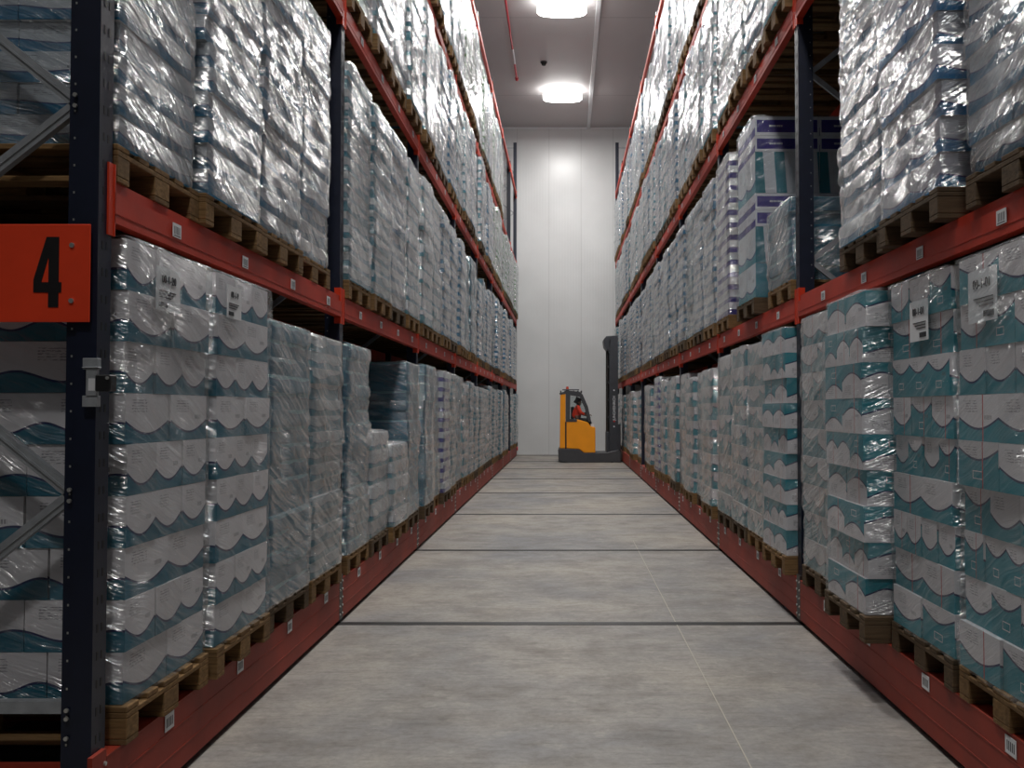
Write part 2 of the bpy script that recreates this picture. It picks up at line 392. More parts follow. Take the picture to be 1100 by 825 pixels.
for side, xf, s in (('left', XL, -1), ('right', XR, 1)):
    R = empty('mobile_pallet_rack', (xf, ZK(0), 0))
    tag(R, f'long blue and red pallet rack on a red base along the {side} of the aisle', 'pallet rack'); racks[side] = R
    X = lambda d: s*d                                   # local coordinates
    def bx(mb, d0, d1, y0, y1, z0, z1, m=0):
        a, b = sorted((X(d0), X(d1))); mb.box(a, b, y0, y1, z0, z1, m); return mb
    for k in range(NB+1):
        y = BAY*k - (.30 if (k == 0 and s > 0) else 0); h = 10.95 if k == NB else 9.33
        mb, _ = post_mesh(0, s, h)
        # slot rows
        pitch = .10 if k < 3 else .2
        z = BASE + .04
        while z < (h - .1 if k < 4 else -1):
            bx(mb, -.0012, 0, .028, .040, z, z+.03, 1); bx(mb, -.0012, 0, .060, .072, z, z+.03, 1)
            if k < 2: bx(mb, .092, .098, .0085, .0100, z, z+.008, 2)
            z += pitch
        po = mb.build('upright_post', [M['navy'], M['rubber'], M['bolt']], R, (0, y, .02))
        mb2, _ = post_mesh(0, -s, h)
        rear = mb2.build('upright_post', [M['navy']], R, (X(DEP), y, .02))
        # zigzag bracing between front and rear columns
        zz = .55; fr = False; first = True; lat = MB()
        hz = [.50, h-.18]
        while zz + .72 < h:
            a = (X(.10 if fr else DEP-.10), .05, zz); b = (X(DEP-.10 if fr else .10), .05, zz+.72)
            if k == 0:
                m = MB().bar(a, b, .045, .030, 0); m.bar((a[0], .034, a[2]), (b[0], .034, b[2]), .008, .01, 0)
                m.build('brace', M['galv'], po, (0, 0, 0))
            else: lat.bar(a, b, .038, .025)
            zz += .72; fr = not fr
        for z in hz:
            if k == 0: MB().box(min(X(.1), X(DEP-.1)), max(X(.1), X(DEP-.1)), .03, .07, z-.022, z+.022).build('brace', M['galv'], po)
            else: lat.bar((X(.1), .05, z), (X(DEP-.1), .05, z), .04, .03)
        if k: lat.build('bracing', M['galv'], po)
        if k == 0:
            for z in (1.25, 1.29, 2.69, 2.73, .50, .47, .40, 4.1): MB().cyl((X(.09), -.006, z), (X(.09), .002, z), .008, 8).build('brace_bolt', M['bolt'], po)
    # load beams
    for lev, (h0, h1) in BEAM.items():
        for k in range(NB):
            y0, y1 = BAY*k+.10 - (.30 if (k == 0 and s > 0) else 0), BAY*(k+1)
            pr = [(X(d-.012), z) for d, z in beam_profile(h0, h1)]
            bm_ = MB().prism(pr, 0, y1-y0)
            bx(bm_, -.014, -.012, 0, y1-y0, h0+.035, h0+.045)
            b = bm_.build('load_beam', M['red'], R, (0, y0, 0))
            pr = [(X(DEP-d+.012), z) for d, z in beam_profile(h0, h1)]
            MB().prism(pr, 0, y1-y0).build('load_beam', M['red'], R, (0, y0, 0))
            for ye, e in ((0, 1), (y1-y0, -1)):
                mb = MB(); ya, yb = sorted((ye - e*.04, ye + e*.012))
                bx(mb, -.008, -.001, ya, yb, h0-.05, h1+.06, 0)
                ya, yb = sorted((ye - .001*e, ye+e*.005)); bx(mb, -.012, .04, ya, yb, h0-.05, h1+.06, 0)
                mb.build('beam_connector', M['orange'], b)
            if lev in (1, 2) and k < 6 or (lev == 3 and k < 3):
                for i in range(4):
                    yy = .17+.40-.10 + .87*i + .14 - .1
                    mb = MB()
                    bx(mb, -.0175, -.0145, yy, yy+.085, h0+.045, h0+.105, 0)
                    for q in range(5): bx(mb, -.0178, -.0175, yy+.012+q*.013, yy+.018+q*.013, h0+.058, h0+.092, 1)
                    bx(mb, -.0178, -.0175, yy+.01, yy+.075, h0+.05, h0+.054, 1)
                    mb.build('label_plate', [M['paper'], M['ink']], b)
    # mobile base
    for k in range(NB):
        y0, y1 = BAY*k - (.30 if (k == 0 and s > 0) else 0), BAY*(k+1)
        mb = MB()
        L_ = y1-y0
        bx(mb, -.020, -.012, .075, L_-.035, .035, BASE-.01)
        bx(mb, -.020, .060, .075, L_-.035, BASE-.012, BASE)
        for zz in (.12, .225): bx(mb, -.022, -.020, .075, L_-.035, zz, zz+.006)
        bx(mb, .02, .06, .0, L_, .02, .09)
        b = mb.build('base_beam', M['basered'], R, (0, y0, 0))
        MB().box(min(X(DEP-.06), X(DEP)), max(X(DEP-.06), X(DEP)), 0, L_, .03, BASE).build('base_beam', M['basered'], R, (0, y0, 0))
        if k < 5:
            for i in range(4):
                yy = .17+.40 + .87*i
                m2 = MB(); bx(m2, -.0245, -.022, yy, yy+.09, BASE-.085, BASE-.015, 0)
                for q in range(5): bx(m2, -.0249, -.0245, yy+.012+q*.014, yy+.019+q*.014, BASE-.070, BASE-.032, 1)
                m2.build('label_plate', [M['paper'], M['ink']], b)
        # cross members
        for yy in (.9, 1.8, 2.7):
            MB().box(min(X(.06), X(DEP-.06)), max(X(.06), X(DEP-.06)), yy-.04, yy+.04, .20, BASE-.02).build('cross_member', M['basered'], R, (0, y0, 0))
    for k in range(NB+1):
        mb = MB(); bx(mb, -.020, -.002, -.03, .072, .03, BASE+.03, 0)
        for yy in (-.018, .058):
            for zz in (.07, .13, .19, .25, .31):
                mb.cyl((X(-.020), yy, zz), (X(-.027), yy, zz), .008, 8, 1)
        mb.build('splice_plate', [M['steel'] if k else M['basered'], M['bolt']], R, (0, BAY*k - (.30 if (k == 0 and s > 0) else 0), 0))
        mb = MB(); bx(mb, .02, DEP-.02, .0, .10, .04, BASE-.03)
        mb.build('base_end_member', M['basered'], R, (0, BAY*k - (.30 if (k == 0 and s > 0) else 0), 0))
        mb = MB(); mb.cyl((X(.35), .02, .085), (X(.35), .08, .085), .08, 20); mb.cyl((X(.8), .02, .085), (X(.8), .08, .085), .08, 20)
        mb.build('wheel_pair', M['steel'], R, (0, BAY*k - (.30 if (k == 0 and s > 0) else 0), 0))
    # red stop lamp on the far end
    mb = MB(); mb.cyl((X(-.055), BAY*NB+.10, .24), (X(-.02), BAY*NB+.10, .24), .07, 16)
    if s < 0: mb.build('stop_lamp', M['redlens'], R)

# number sign on the end of the left rack
S = empty('number_sign', (XL-.015, ZK(0)-.02, 1.6)); tag(S, 'orange-red sign with a black figure 4 on the end of the left rack', 'sign')
zt, zb = 1.6+200*3.38/1008, 1.6+94*3.38/1008
MB().box(-.62, 0, -.004, 0, zb-1.6, zt-1.6).build('sign_plate', M['signred'], S, bevel=.002)
u = 3.38/1008
def sp(x, y): return ((x-607)*u - (XL-.015), (440-y)*u)
pts = [sp(*q) for q in ((50,254),(62,254),(62,302),(65,302),(65,314),(62,314),(62,330),(51,330),(51,314),(34,314),(34,303))]
hole = None
mb = MB()
mb.prism([sp(*q) for q in ((51.5,254),(62,254),(62,330),(51,330),(51,270))], -.0065, -.0045)
mb.prism([sp(*q) for q in ((35,303),(65,303),(65,314),(35,314))], -.0067, -.0047)
mb.prism([sp(*q) for q in ((48.5,254),(54,254),(54,264),(43,304),(35,304),(35,300))], -.0066, -.0046)
mb.build('figure_four', M['signink'], S)
for q in ((76,263),(76,323)):
    a = sp(*q); MB().cyl((a[0], -.010, a[1]), (a[0], -.004, a[1]), .009, 12).build('sign_bolt', M['bolt'], S)

# light-barrier sensor on the first left upright
S = empty('light_barrier_sensor', (XL+.02, ZK(0)-.03, 1.70)); tag(S, 'small grey bracket with black sensor box on the first left upright', 'sensor')
m = MB(); m.box(-.055, .0, .0, .025, .045, .085); m.box(-.04, .0, -.005, .012, -.05, .05); m.box(-.055, .0, .0, .025, -.09, -.05)
m.box(-.052, .008, -.012, .014, .05, .053); m.build('bracket', M['galv'], S, bevel=.002)
MB().box(0.0, .055, -.02, .03, -.035, .025).build('sensor_housing', M['rubber'], S, bevel=.004)
MB().box(-.03, -.006, -.0065, -.005, -.032, .012).build('white_tag', M['paper'], S)
MB().cyl((.045, -.024, .013), (.045, -.018, .013), .006, 10).build('sensor_lens', M['bolt'], S)

# ------------------------------------------------------------------ pallets (euro, 0.8 wide to the aisle, 1.2 deep)
def pallet_parts():
    P = []
    for y, w in ((-.35, .10), (-.175, .095), (0, .145), (.175, .095), (.35, .10)): P.append(('deck_board', (-.6, .6, y-w/2, y+w/2, .122, .144)))
    for x in (-.5275, 0, .5275): P.append(('stringer_board', (x-.0725, x+.0725, -.4, .4, .100, .1215)))
    for x in (-.5275, 0, .5275):
        for y, w in ((-.35, .10), (0, .145), (.35, .10)): P.append(('block', (x-.0725, x+.0725, y-w/2, y+w/2, .0225, .0995)))
    for y, w in ((-.35, .10), (0, .145), (.35, .10)): P.append(('bottom_board', (-.6, .6, y-w/2, y+w/2, 0, .022)))
    return P
PP = pallet_parts(); pmesh = {}
def part_mesh(nm, d, mat):
    key = (nm, d[1]-d[0], d[3]-d[2], mat)
    if key not in pmesh:
        x, y, z = (d[1]-d[0])/2, (d[3]-d[2])/2, (d[5]-d[4])/2
        me = MB().box(-x, x, -y, y, -z, z).mesh(nm, .003); me.materials.append(M[mat]); pmesh[key] = me
    return pmesh[key]
def whole_pallet(mat):
    if mat not in pmesh:
        m = MB()
        for nm, d in PP: m.box(*d)
        me = m.mesh('wooden_pallet'); me.materials.append(M[mat]); pmesh[mat] = me
    return pmesh[mat]
def pallet(x, y, z, rz, label, group, detail, mat):
    if not detail:
        o = link('wooden_pallet', whole_pallet(mat), None); o.location = (x, y, z); o.rotation_euler = (0,0,rz); return tag(o, label, 'pallet', group)
    r = empty('wooden_pallet', (x, y, z), rz); tag(r, label, 'pallet', group)
    for nm, d in PP:
        o = link(nm, part_mesh(nm, d, mat), None, r); o.location = ((d[0]+d[1])/2, (d[2]+d[3])/2, (d[4]+d[5])/2)
    return r

# ------------------------------------------------------------------ loads
def vnoise(x, y, seed):
    r = np.random.RandomState(seed); T = r.rand(64, 64)
    xi = np.floor(x).astype(int); yi = np.floor(y).astype(int); fx = x-xi; fy = y-yi
    fx = fx*fx*(3-2*fx); fy = fy*fy*(3-2*fy)
    g = lambda a, b: T[a % 64, b % 64]
    return (g(xi,yi)*(1-fx)+g(xi+1,yi)*fx)*(1-fy) + (g(xi,yi+1)*(1-fx)+g(xi+1,yi+1)*fx)*fy

def layers(style, h, seed):
    """rows of cartons from the pallet up: (z0, z1, ny, nx, jitter_x, jitter_y)"""
    r = random.Random(seed); lh, pats, jit = STY[style][1:4]
    n = max(1, round(h/lh)); lh = h/n; out = []
    for i in range(n):
        ny, nx = pats[i % len(pats)] if style.startswith('wave') and style != 'wavemix' else r.choice(pats)
        out.append((i*lh, (i+1)*lh, ny, nx, r.uniform(-jit, jit), r.uniform(-jit, jit)))
    return out
#        key     material layer-height patterns(ny,nx)      jitter film        pinch
STY = {
 'wave':   ('wave',    .200, [(2,4),(3,3),(2,4),(3,3),(3,3)], .008, 'film_light', .004),
 'wavemix':('wavemix', .200, [(2,4),(3,3),(2,3),(4,4)],       .010, 'film_light', .005),
 'waveflip':('waveflip',.200,[(2,4),(3,3),(2,3)],             .010, 'film_light', .005),
 'wavefar':('wavemix', .200, [(2,3)],                         .012, 'film_mid', .006),
 'pack':   ('pack',    .125, [(2,3),(2,2),(3,3)],             .014, 'film_heavy', .010),
 'blueband':('blueband',.165,[(2,3),(3,3),(2,2)],             .016, 'film_mid', .008),
 'teal':   ('teal',    .100, [(2,3),(3,3)],                   .012, 'film_mid', .010),
 'greyteal':('greyteal',.105,[(2,3),(2,2)],                   .012, 'film_mid', .008),
 'pale':   ('pale',    .150, [(2,3),(2,2)],                   .014, 'film_heavy', .010),
 'green':  ('green',   .140, [(2,3),(2,2)],                   .014, 'film_heavy', .010),
 'purple': ('purple',  .130, [(2,2)],                         .004, 'film_mid', .004),
 'purplemix':('purplemix',.14,[(2,3)],                        .012, 'film_mid', .008),
}
DESC = {'wave': 'white and teal wave-printed cartons', 'wavemix': 'teal and white wave-printed cartons', 'waveflip': 'teal-topped white wave cartons',
 'wavefar': 'teal and white wavy cartons', 'pack': 'crinkled film over flat blue-white packs', 'blueband': 'white cartons with bright blue bands', 'teal': 'dark teal flat packs in film',
 'greyteal': 'grey-teal flat packs in creased film', 'pale': 'whitish film-wrapped packs', 'green': 'white film-wrapped packs with green marks',
 'purple': 'white cartons with purple bands', 'purplemix': 'film-wrapped packs with purple marks'}
def box_uv(bm_, uvl, verts, z0, z1, ci, key_m, dims=None):
    pass
cmesh = {}
def carton_mesh(style, w, d, h, turned):
    key = (STY[style][0], round(w,3), round(d,3), round(h,3), turned)
    if key in cmesh: return cmesh[key]
    m = MB(); carton_faces(m, 0, d, 0, w, 0, h)
    me = finish_cartons(m, 'carton', STY[style][0], .004)
    cmesh[key] = me; return me
def carton_faces(m, cx, d, cy, w, z0, h):
    m.box(cx-d/2, cx+d/2, cy-w/2, cy+w/2, z0, z0+h)
def finish_cartons(m, name, mk, bev):
    """per-face print coordinates; material 0 = faces along the aisle, 1 = ends, 2 = top"""
    me = bpy.data.meshes.new(name); me.from_pydata(m.v, [], m.f)
    n = len(m.f); uv = me.uv_layers.new(name='UVMap'); e = .002
    co = [(e,e),(1-e,e),(1-e,1-e),(e,1-e)]
    for i in range(n):
        j = i % 6; bi = i//6; p = me.polygons[i]
        p.material_index = {0: 2, 1: 2, 2: 1, 3: 0, 4: 1, 5: 0}[j]
        cu, cv = bi % 97, bi//97 + j
        for q in range(4): uv.data[p.loop_start+q].uv = (cu+co[q][0], cv+co[q][1])
    me.materials.append(M[mk+'_f']); me.materials.append(M[mk+'_s']); me.materials.append(M['tealboard' if mk == 'teal' else 'board'])
    return me
def placements(style, w, d, h, seed, s, near, full=False):
    """cartons showing on the aisle face, the end towards the entrance and the top"""
    out = []; rr = random.Random(seed+5); L_ = layers(style, h, seed)
    for i, (z0, z1, ny, nx, jx, jy) in enumerate(L_):
        cw, cd = w/ny, d/nx
        for a in range(ny):
            for b in range(nx):
                front = (b == nx-1); nearside = (a == 0)
                if not (full or front or nearside or (i == len(L_)-1 and h < 1.4)): continue
                ju, jv = rr.uniform(-.003, .003), rr.uniform(-.006, .006)
                x = -d/2 + (b+.5)*cd + jx + jv; y = -w/2 + (a+.5)*cw + jy + ju
                out.append((s*x, y, z0+.001, cw-.006, cd-.006, z1-z0-.002))
    return out, L_
fmesh = {}
def film_mesh(w, d, h, s, seed, L_, pinch, res, top, bulge=1.0):
    hx, hy, r = d/2+.012, w/2+.008, .03
    # perimeter: back-near corner, end face, aisle face, far end, back
    pts = []; 
    def seg(a, b):
        n = max(2, int(math.hypot(b[0]-a[0], b[1]-a[1])/res)); 
        for i in range(n): t_ = i/n; pts.append((a[0]+(b[0]-a[0])*t_, a[1]+(b[1]-a[1])*t_))
    def arc(cx, cy, a0):
        for i in range(4): th = a0 + (PI/2)*(i/4); pts.append((cx+r*math.cos(th), cy+r*math.sin(th)))
    seg((-hx+r, -hy), (hx-r, -hy)); arc(hx-r, -hy+r, -PI/2); seg((hx, -hy+r), (hx, hy-r)); arc(hx-r, hy-r, 0)
    seg((hx-r, hy), (-hx+r, hy)); arc(-hx+r, hy-r, PI/2); 
    n0 = len(pts); 
    for i in range(6): t_ = i/6; pts.append((-hx, hy-r-(2*hy-2*r)*t_))
    arc(-hx+r, -hy+r, PI)
    P = np.array(pts); n = len(P)
    nxt = np.roll(P, -1, 0); prv = np.roll(P, 1, 0); tan = nxt-prv; tan /= np.linalg.norm(tan, axis=1)[:, None]
    nor = np.stack([tan[:, 1], -tan[:, 0]], 1)
    per = np.concatenate([[0], np.cumsum(np.linalg.norm(nxt-P, axis=1))])[:n]
    nz = max(8, int(h/res)); Z = np.linspace(.0005, h+.004, nz+1)
    UU, ZZ = np.meshgrid(per, Z)
    jx = np.zeros(nz+1); jy = np.zeros(nz+1); pin = np.zeros(nz+1)
    for i, z in enumerate(Z):
        l = L_[min(len(L_)-1, max(0, int(z/h*len(L_))))]; jx[i], jy[i] = l[4], l[5]
        ph = (z/h*len(L_)) % 1.0; pin[i] = -pinch*(abs(2*ph-1)**6)
    c, s_ = math.cos(.42), math.sin(.42)
    A = UU*c - ZZ*s_; B = UU*s_ + ZZ*c          # creases fall away along the aisle
    n1 = vnoise(A*2+7, B*15+3, seed); n2 = vnoise(A*3+2, B*38+9, seed+1); n3 = vnoise(UU*3.1, ZZ*2.3+4, seed+2)
    ridge = 1-np.abs(n1-.5)*2.6; ridge2 = 1-np.abs(n2-.5)*2.4
    D = bulge*(.006*np.clip(ridge, 0, 1)**3 + .005*np.clip(ridge2, 0, 1)**2*n3 + .018*(n3-.4)) + pin[:, None] + .004
    D = np.maximum(D, .0015 + pin[:, None]*.2)
    X = (P[None, :, 0] + nor[None, :, 0]*D + jx[:, None]); Y = P[None, :, 1] + nor[None, :, 1]*D + jy[:, None]
    V = np.stack([X*s, Y, ZZ + 0*X], -1).reshape(-1, 3)
    rows = nz+1; verts = [tuple(v) for v in V]; uvs = list(zip(UU.reshape(-1), ZZ.reshape(-1)))
    faces = []
    for i in range(nz):
        a = i*n; b = (i+1)*n
        for j in range(n):
            k = (j+1) % n; faces.append((a+j, a+k, b+k, b+j))
    # top: rings shrinking to the middle
    last = (rows-1)*n; rg = random.Random(seed)
    for q, f in enumerate((.9, .7, .4)):
        st = len(verts)
        for j in range(n):
            x, y, z = verts[(rows-1)*n+j]
            zz = h + .006 + (top*(1-f)) + .012*math.sin(j*.55+seed)*f*(1 if q < 2 else .4)*(.5+n3[-1, j])
            verts.append((x*f, y*f, zz+.004)); uvs.append((UU[-1, j], h + (1-f)*.5))
        for j in range(n):
            k = (j+1) % n; faces.append((last+j, last+k, st+k, st+j))
        last = st
    verts.append((0, 0, h+.01+top)); uvs.append((0, h+.5)); cidx = len(verts)-1
    for j in range(n): faces.append((last+j, last+(j+1) % n, cidx))
    if s < 0: pass
    me = bpy.data.meshes.new('film_wrap'); me.from_pydata(verts, [], faces)
    uv = me.uv_layers.new(name='UVMap'); li = np.empty(len(me.loops), dtype=np.int32); me.loops.foreach_get('vertex_index', li)
    U = np.array(uvs, dtype=np.float32)[li]; uv.data.foreach_set('uv', U.reshape(-1))
    me.polygons.foreach_set('use_smooth', [True]*len(me.polygons))
    return me
pool = {}
def pooled_stack(style, h, s, var):
    key = (style, round(h, 2), s, var)
    if key not in pool:
        seed = hash((style, round(h*100), s, var)) % 1000 if False else (sum(map(ord, style))*7 + int(h*100)*3 + (s+2)*11 + var*131) % 5000
        pl, L_ = placements(style, .765, 1.17, h, seed, s, True)
        m = MB()
        for (x, y, z, w, d, hh) in pl: m.box(x-d/2, x+d/2, y-w/2, y+w/2, z, z+hh)
        me = finish_cartons(m, 'carton_stack', STY[style][0], 0)
        fm = film_mesh(.765, 1.17, h, s, seed+9, L_, STY[style][5], .045, .045 if STY[style][4] == 'film_heavy' else .02, 1.25); fm.materials.append(M[STY[style][4]])
        pool[key] = (me, fm)
    return pool[key]
def load(x, y, z, rz, s, style, h, label, group, detail, seed, w=.79, d=1.19, film=None, res=.024, top=.02, bulge=1.0):
    r = empty('wrapped_carton_load', (x, y, z), rz); tag(r, label, 'pallet load', group)
    if detail:
        pl, L_ = placements(style, w, d, h, seed, s, True)
        for (cx, cy, cz, cw, cd, ch) in pl:
            o = link('carton', carton_mesh(style, cw, cd, ch, False), None, r); o.location = (cx, cy, cz)
        fm = film_mesh(w, d, h, s, seed+9, L_, STY[style][5], res, top, bulge); fm.materials.append(M[film or STY[style][4]])
        link('film_wrap', fm, None, r)
    else:
        me, fm = pooled_stack(style, h, s, seed % 3)
        link('carton_stack', me, None, r); f = link('film_wrap', fm if film is None else fm, None, r)
    return r

ORD = ['first', 'second', 'third', 'fourth', 'fifth', 'sixth', 'seventh', 'eighth', 'ninth']
SHELF = {0: 'bottom level', 1: 'first shelf', 2: 'second shelf', 3: 'third shelf'}
def where(side, lev, k, i):
    present = [q for q in range(4) if not SPEC.get((side, lev, k, q), {}).get('none')]
    n = present.index(i)
    if side == 'right':
        if k == 0: return f'{ORD[len(present)-1-n]} before the nearest upright, right rack {SHELF[lev]}'
        return f'{ORD[n]} along from the {ORD[k-1]} upright, right rack {SHELF[lev]}'
    return f'{ORD[n]} along from the {ORD[k]} upright, left rack {SHELF[lev]}'

# special cases: (side, level, bay, slot) -> dict
SPEC = {}
def sp_(side, lev, k, i, **kw): SPEC[(side, lev, k, i)] = kw
# left, bottom
sp_('left', 0, 0, 0, style='wave', h=1.78, y=3.585); sp_('left', 0, 0, 1, style='wave', h=1.78, y=4.44)
sp_('left', 0, 0, 2, style='teal', h=1.63, y=5.31, film='film_mid', mat='oldwood'); sp_('left', 0, 0, 3, style='greyteal', h=1.62, y=6.17)
sp_('left', 0, 1, 0, style='teal', h=1.63); sp_('left', 0, 1, 1, style='pale', h=.92, low=1); sp_('left', 0, 1, 2, style='pale', h=.78, low=1)
sp_('left', 0, 1, 3, style='teal', h=1.62)
sp_('left', 0, 6, 3, none=1)
# left, first shelf
for i, y in enumerate((3.515, 4.325, 5.135, 5.945)): sp_('left', 1, 0, i, style='pack', h=1.70, y=y, mat='wood', off=-.02, w=.71)
# right, bottom
for i, (y, st) in enumerate(((3.38, 'wavemix'), (4.24, 'wavemix'), (5.12, 'waveflip'), (6.08, 'wavemix'))): sp_('right', 0, 0, i, style=st, h=1.78, y=y)
SPEC[('right', 0, 0, 2)]['off'] = .09; SPEC[('right', 0, 0, 2)]['w'] = .74; SPEC[('right', 0, 0, 2)]['mat'] = 'oldwood'
SPEC[('right', 0, 0, 3)]['film'] = 'film_mid'
sp_('right', 0, 1, 0, style='waveflip', h=1.76, off=.06); sp_('right', 0, 1, 1, style='wavemix', h=1.72, film='film_mid')
sp_('right', 0, 1, 2, style='wavemix', h=1.74, film='film_mid'); sp_('right', 0, 1, 3, style='wavemix', h=1.70, film='film_mid')
sp_('right', 0, 3, 0, style='wavefar', h=1.64); sp_('right', 0, 3, 3, style='purplemix', h=1.72)
sp_('right', 0, 4, 0, none=1); sp_('right', 0, 4, 3, none=1); sp_('right', 0, 5, 0, style='wavefar', h=1.55); sp_('right', 0, 5, 1, none=1)
sp_('right', 0, 6, 2, none=1)
# right, first shelf
sp_('right', 1, 0, 0, style='pack', h=1.78, y=3.24, film='film_mid'); sp_('right', 1, 0, 1, style='blueband', h=1.78, y=4.20, off=.04, mat='oldwood'); sp_('right', 1, 0, 2, style='pack', h=1.78, y=5.06, mat='oldwood')
sp_('right', 1, 0, 3, none=1)
sp_('right', 1, 1, 0, style='teal', h=.64, low=1, film='film_mid'); sp_('right', 1, 1, 1, special='purple', y=8.38, off=.05); sp_('right', 1, 1, 2, none=1)
sp_('right', 1, 1, 3, style='purple', h=1.72, y=9.90)

NEARMESH = {(0, 0), (0, 1), (1, 0), (1, 1), (2, 0), (2, 1), (1, 2), (0, 2)}
def dflt(side, lev, k, i):
    r = random.Random(hash_((side, lev, k, i)))
    if lev == 0:
        st = r.choice(['teal', 'greyteal', 'greyteal', 'teal', 'wavefar']) if side == 'left' else r.choice(['wavefar', 'wavefar', 'greyteal', 'wavefar'])
        if (side, k, i) == ('left', 2, 2): st = 'purplemix'
        h = r.choice([1.55, 1.60, 1.64])
    elif lev == 1:
        st = r.choice(['pack', 'pack', 'pale', 'greyteal']); h = r.choice([1.66, 1.70, 1.72])
        if side == 'left' and k in (3, 4): st = r.choice(['teal', 'pack', 'blueband']); h = r.choice([1.5, 1.66])
    elif lev == 2:
        st = r.choice(['pale', 'pack', 'pale', 'wavefar' if side == 'right' else 'pale']); h = r.choice([1.56, 1.66])
        if side == 'left' and k >= 5: st = 'green'
    else:
        st = r.choice(['pale', 'pack', 'pale']); h = r.choice([1.70, 1.82, 1.76])
        if side == 'left' and k in (3, 4, 5): st = 'green' if (i + k) % 3 else 'pale'
    return dict(style=st, h=h)
def hash_(t_):
    v = 17
    for c in str(t_): v = (v*31 + ord(c)) % 1000003
    return v

NEAR_LAB = {
 ('left', 0, 0, 0): 'white and teal wave cartons stacked nine high directly right of the first left upright',
 ('left', 0, 0, 1): 'second stack of white and teal wave cartons on the left rack bottom level',
 ('left', 0, 0, 2): 'tall dark teal packs in film on the weathered pallet, left rack bottom level',
 ('left', 0, 0, 3): 'grey-teal packs in creased film just before the second left upright, bottom level',
 ('left', 0, 1, 1): 'low whitish wrapped cartons with a smaller pile on top, left rack bottom level',
 ('left', 0, 1, 2): 'farther of the two low whitish wrapped loads on the left rack bottom level',
 ('right', 1, 1, 0): 'low teal wrapped carton load on right rack first shelf behind the nearest upright',
 ('right', 1, 1, 1): 'white cartons with wide purple bands facing the empty place, right rack first shelf',
 ('right', 1, 0, 1): 'white cartons with bright blue wavy bands, right rack first shelf, near the top right',
 ('right', 0, 0, 0): 'teal and white wave cartons at the right picture edge, right rack bottom level',
 ('right', 0, 0, 1): 'teal and white wave cartons with a printed sheet, right rack bottom level, second stack',
 ('right', 0, 0, 2): 'teal-topped wave carton stack jutting out on a weathered pallet, right rack bottom level',
}
vis_bay = {0: 0, 1: 0, 2: 0, 3: 2}
placed = {}
for side, xf, s in (('left', XL, -1), ('right', XR, 1)):
    for lev in range(4):
        for k in range(vis_bay[lev] if lev else 0, NB):
            if lev == 2 and k == 0 and False: continue
            if side == 'left' and lev == 3 and k >= 6: continue
            for i in range(4):
                D = dict(dflt(side, lev, k, i)); D.update(SPEC.get((side, lev, k, i), {}))
                if D.get('none'): continue
                r = random.Random(hash_((side, lev, k, i, 'p')))
                y = D.get('y', ZK(k)+.17+.87*i) + .40
                out = (.045 + r.uniform(-.04, .03) if (k > 1 or lev > 1) else .045 + r.uniform(-.02, .02)) + D.get('off', 0)
                if side == 'right' and lev == 0 and k >= 6: out = -.01
                x = xf + s*(.60 - out)
                z = SURF[lev]
                rz = math.radians(r.uniform(-.7, .7))
                zone = k <= 1 and lev <= 1 or (lev == 2 and k == 1)
                wl = where(side, lev, k, i)
                mat = D.get('mat', 'wood' if r.random() > .4 else 'oldwood')
                pallet(x, y, z+.001, rz, f'wooden pallet {wl}', f'wooden pallets on the {side} rack {SHELF[lev]}', k <= 1 and lev <= 1, mat)
                zl = z + .147; grp = f'wrapped loads on the {side} rack {SHELF[lev]}'
                seed = hash_((side, lev, k, i)) % 9000
                style = D.get('style'); h = D.get('h')
                if D.get('special') == 'purple': placed[(side, lev, k, i)] = (x, y, zl, rz, s, grp); continue
                lab = NEAR_LAB.get((side, lev, k, i), f'{DESC[style]}, {wl}')
                w_ = lab.split()
                if len(w_) > 16: lab = lab.replace(' along from the', ' past').replace('film-wrapped ', 'wrapped ')
                o = load(x, y, zl, rz, -s, style, h, lab, grp, zone, seed, w=D.get('w', .78), film=D.get('film'),
                         res=.02 if (k == 0 and lev < 2) else .03, top=(.045 if lev else .0) if not D.get('low') else .03, d=1.17)
                placed[(side, lev, k, i)] = o

# purple-banded load seen end on: carton rows of different kinds
x, y, zl, rz, s, grp = placed[('right', 1, 1, 1)]
r = empty('wrapped_carton_load', (x, y, zl), rz); tag(r, NEAR_LAB[('right', 1, 1, 1)], 'pallet load', grp)
M['purp_f'] = M['purple_f']
t = NT('purple_band_side'); uv = t.n('ShaderNodeUVMap').outputs[0]; sp2 = t.n('ShaderNodeSeparateXYZ', {0: uv}); v = t.math('FRACT', sp2.outputs[1]); u_ = t.math('FRACT', sp2.outputs[0])
bd = t.math('MULTIPLY', t.math('LESS_THAN', t.math('ABSOLUTE', t.math('SUBTRACT', v, .5)), .33), t.math('LESS_THAN', t.math('ABSOLUTE', t.math('SUBTRACT', u_, .5)), .47))
M['pband'] = t.done(t.bsdf(t.mix(bd, rgb(205, 206, 214), rgb(44, 32, 124)), .5))
t = NT('vertical_stripe_side'); uv = t.n('ShaderNodeUVMap').outputs[0]; sp2 = t.n('ShaderNodeSeparateXYZ', {0: uv}); v = t.math('FRACT', sp2.outputs[1]); u_ = t.math('FRACT', sp2.outputs[0])
st = t.math('GREATER_THAN', t.math('SINE', t.math('ADD', t.math('MULTIPLY', u_, 2*PI*3), t.math('MULTIPLY', v, .8))), .05)
M['vstripe'] = t.done(t.bsdf(t.mix(st, rgb(196, 198, 204), rgb(28, 112, 126)), .5))
def kind_carton(cx, cy, cz, cw, cd, ch, mats):
    m = MB(); m.box(-cd/2, cd/2, -cw/2, cw/2, 0, ch); me = finish_cartons(m, 'carton', 'purple', 0)
    for q in range(2): me.materials[q] = M[mats[q]]
    o = link('carton', me, None, r); o.location = (cx, cy, cz); return o
z = 0
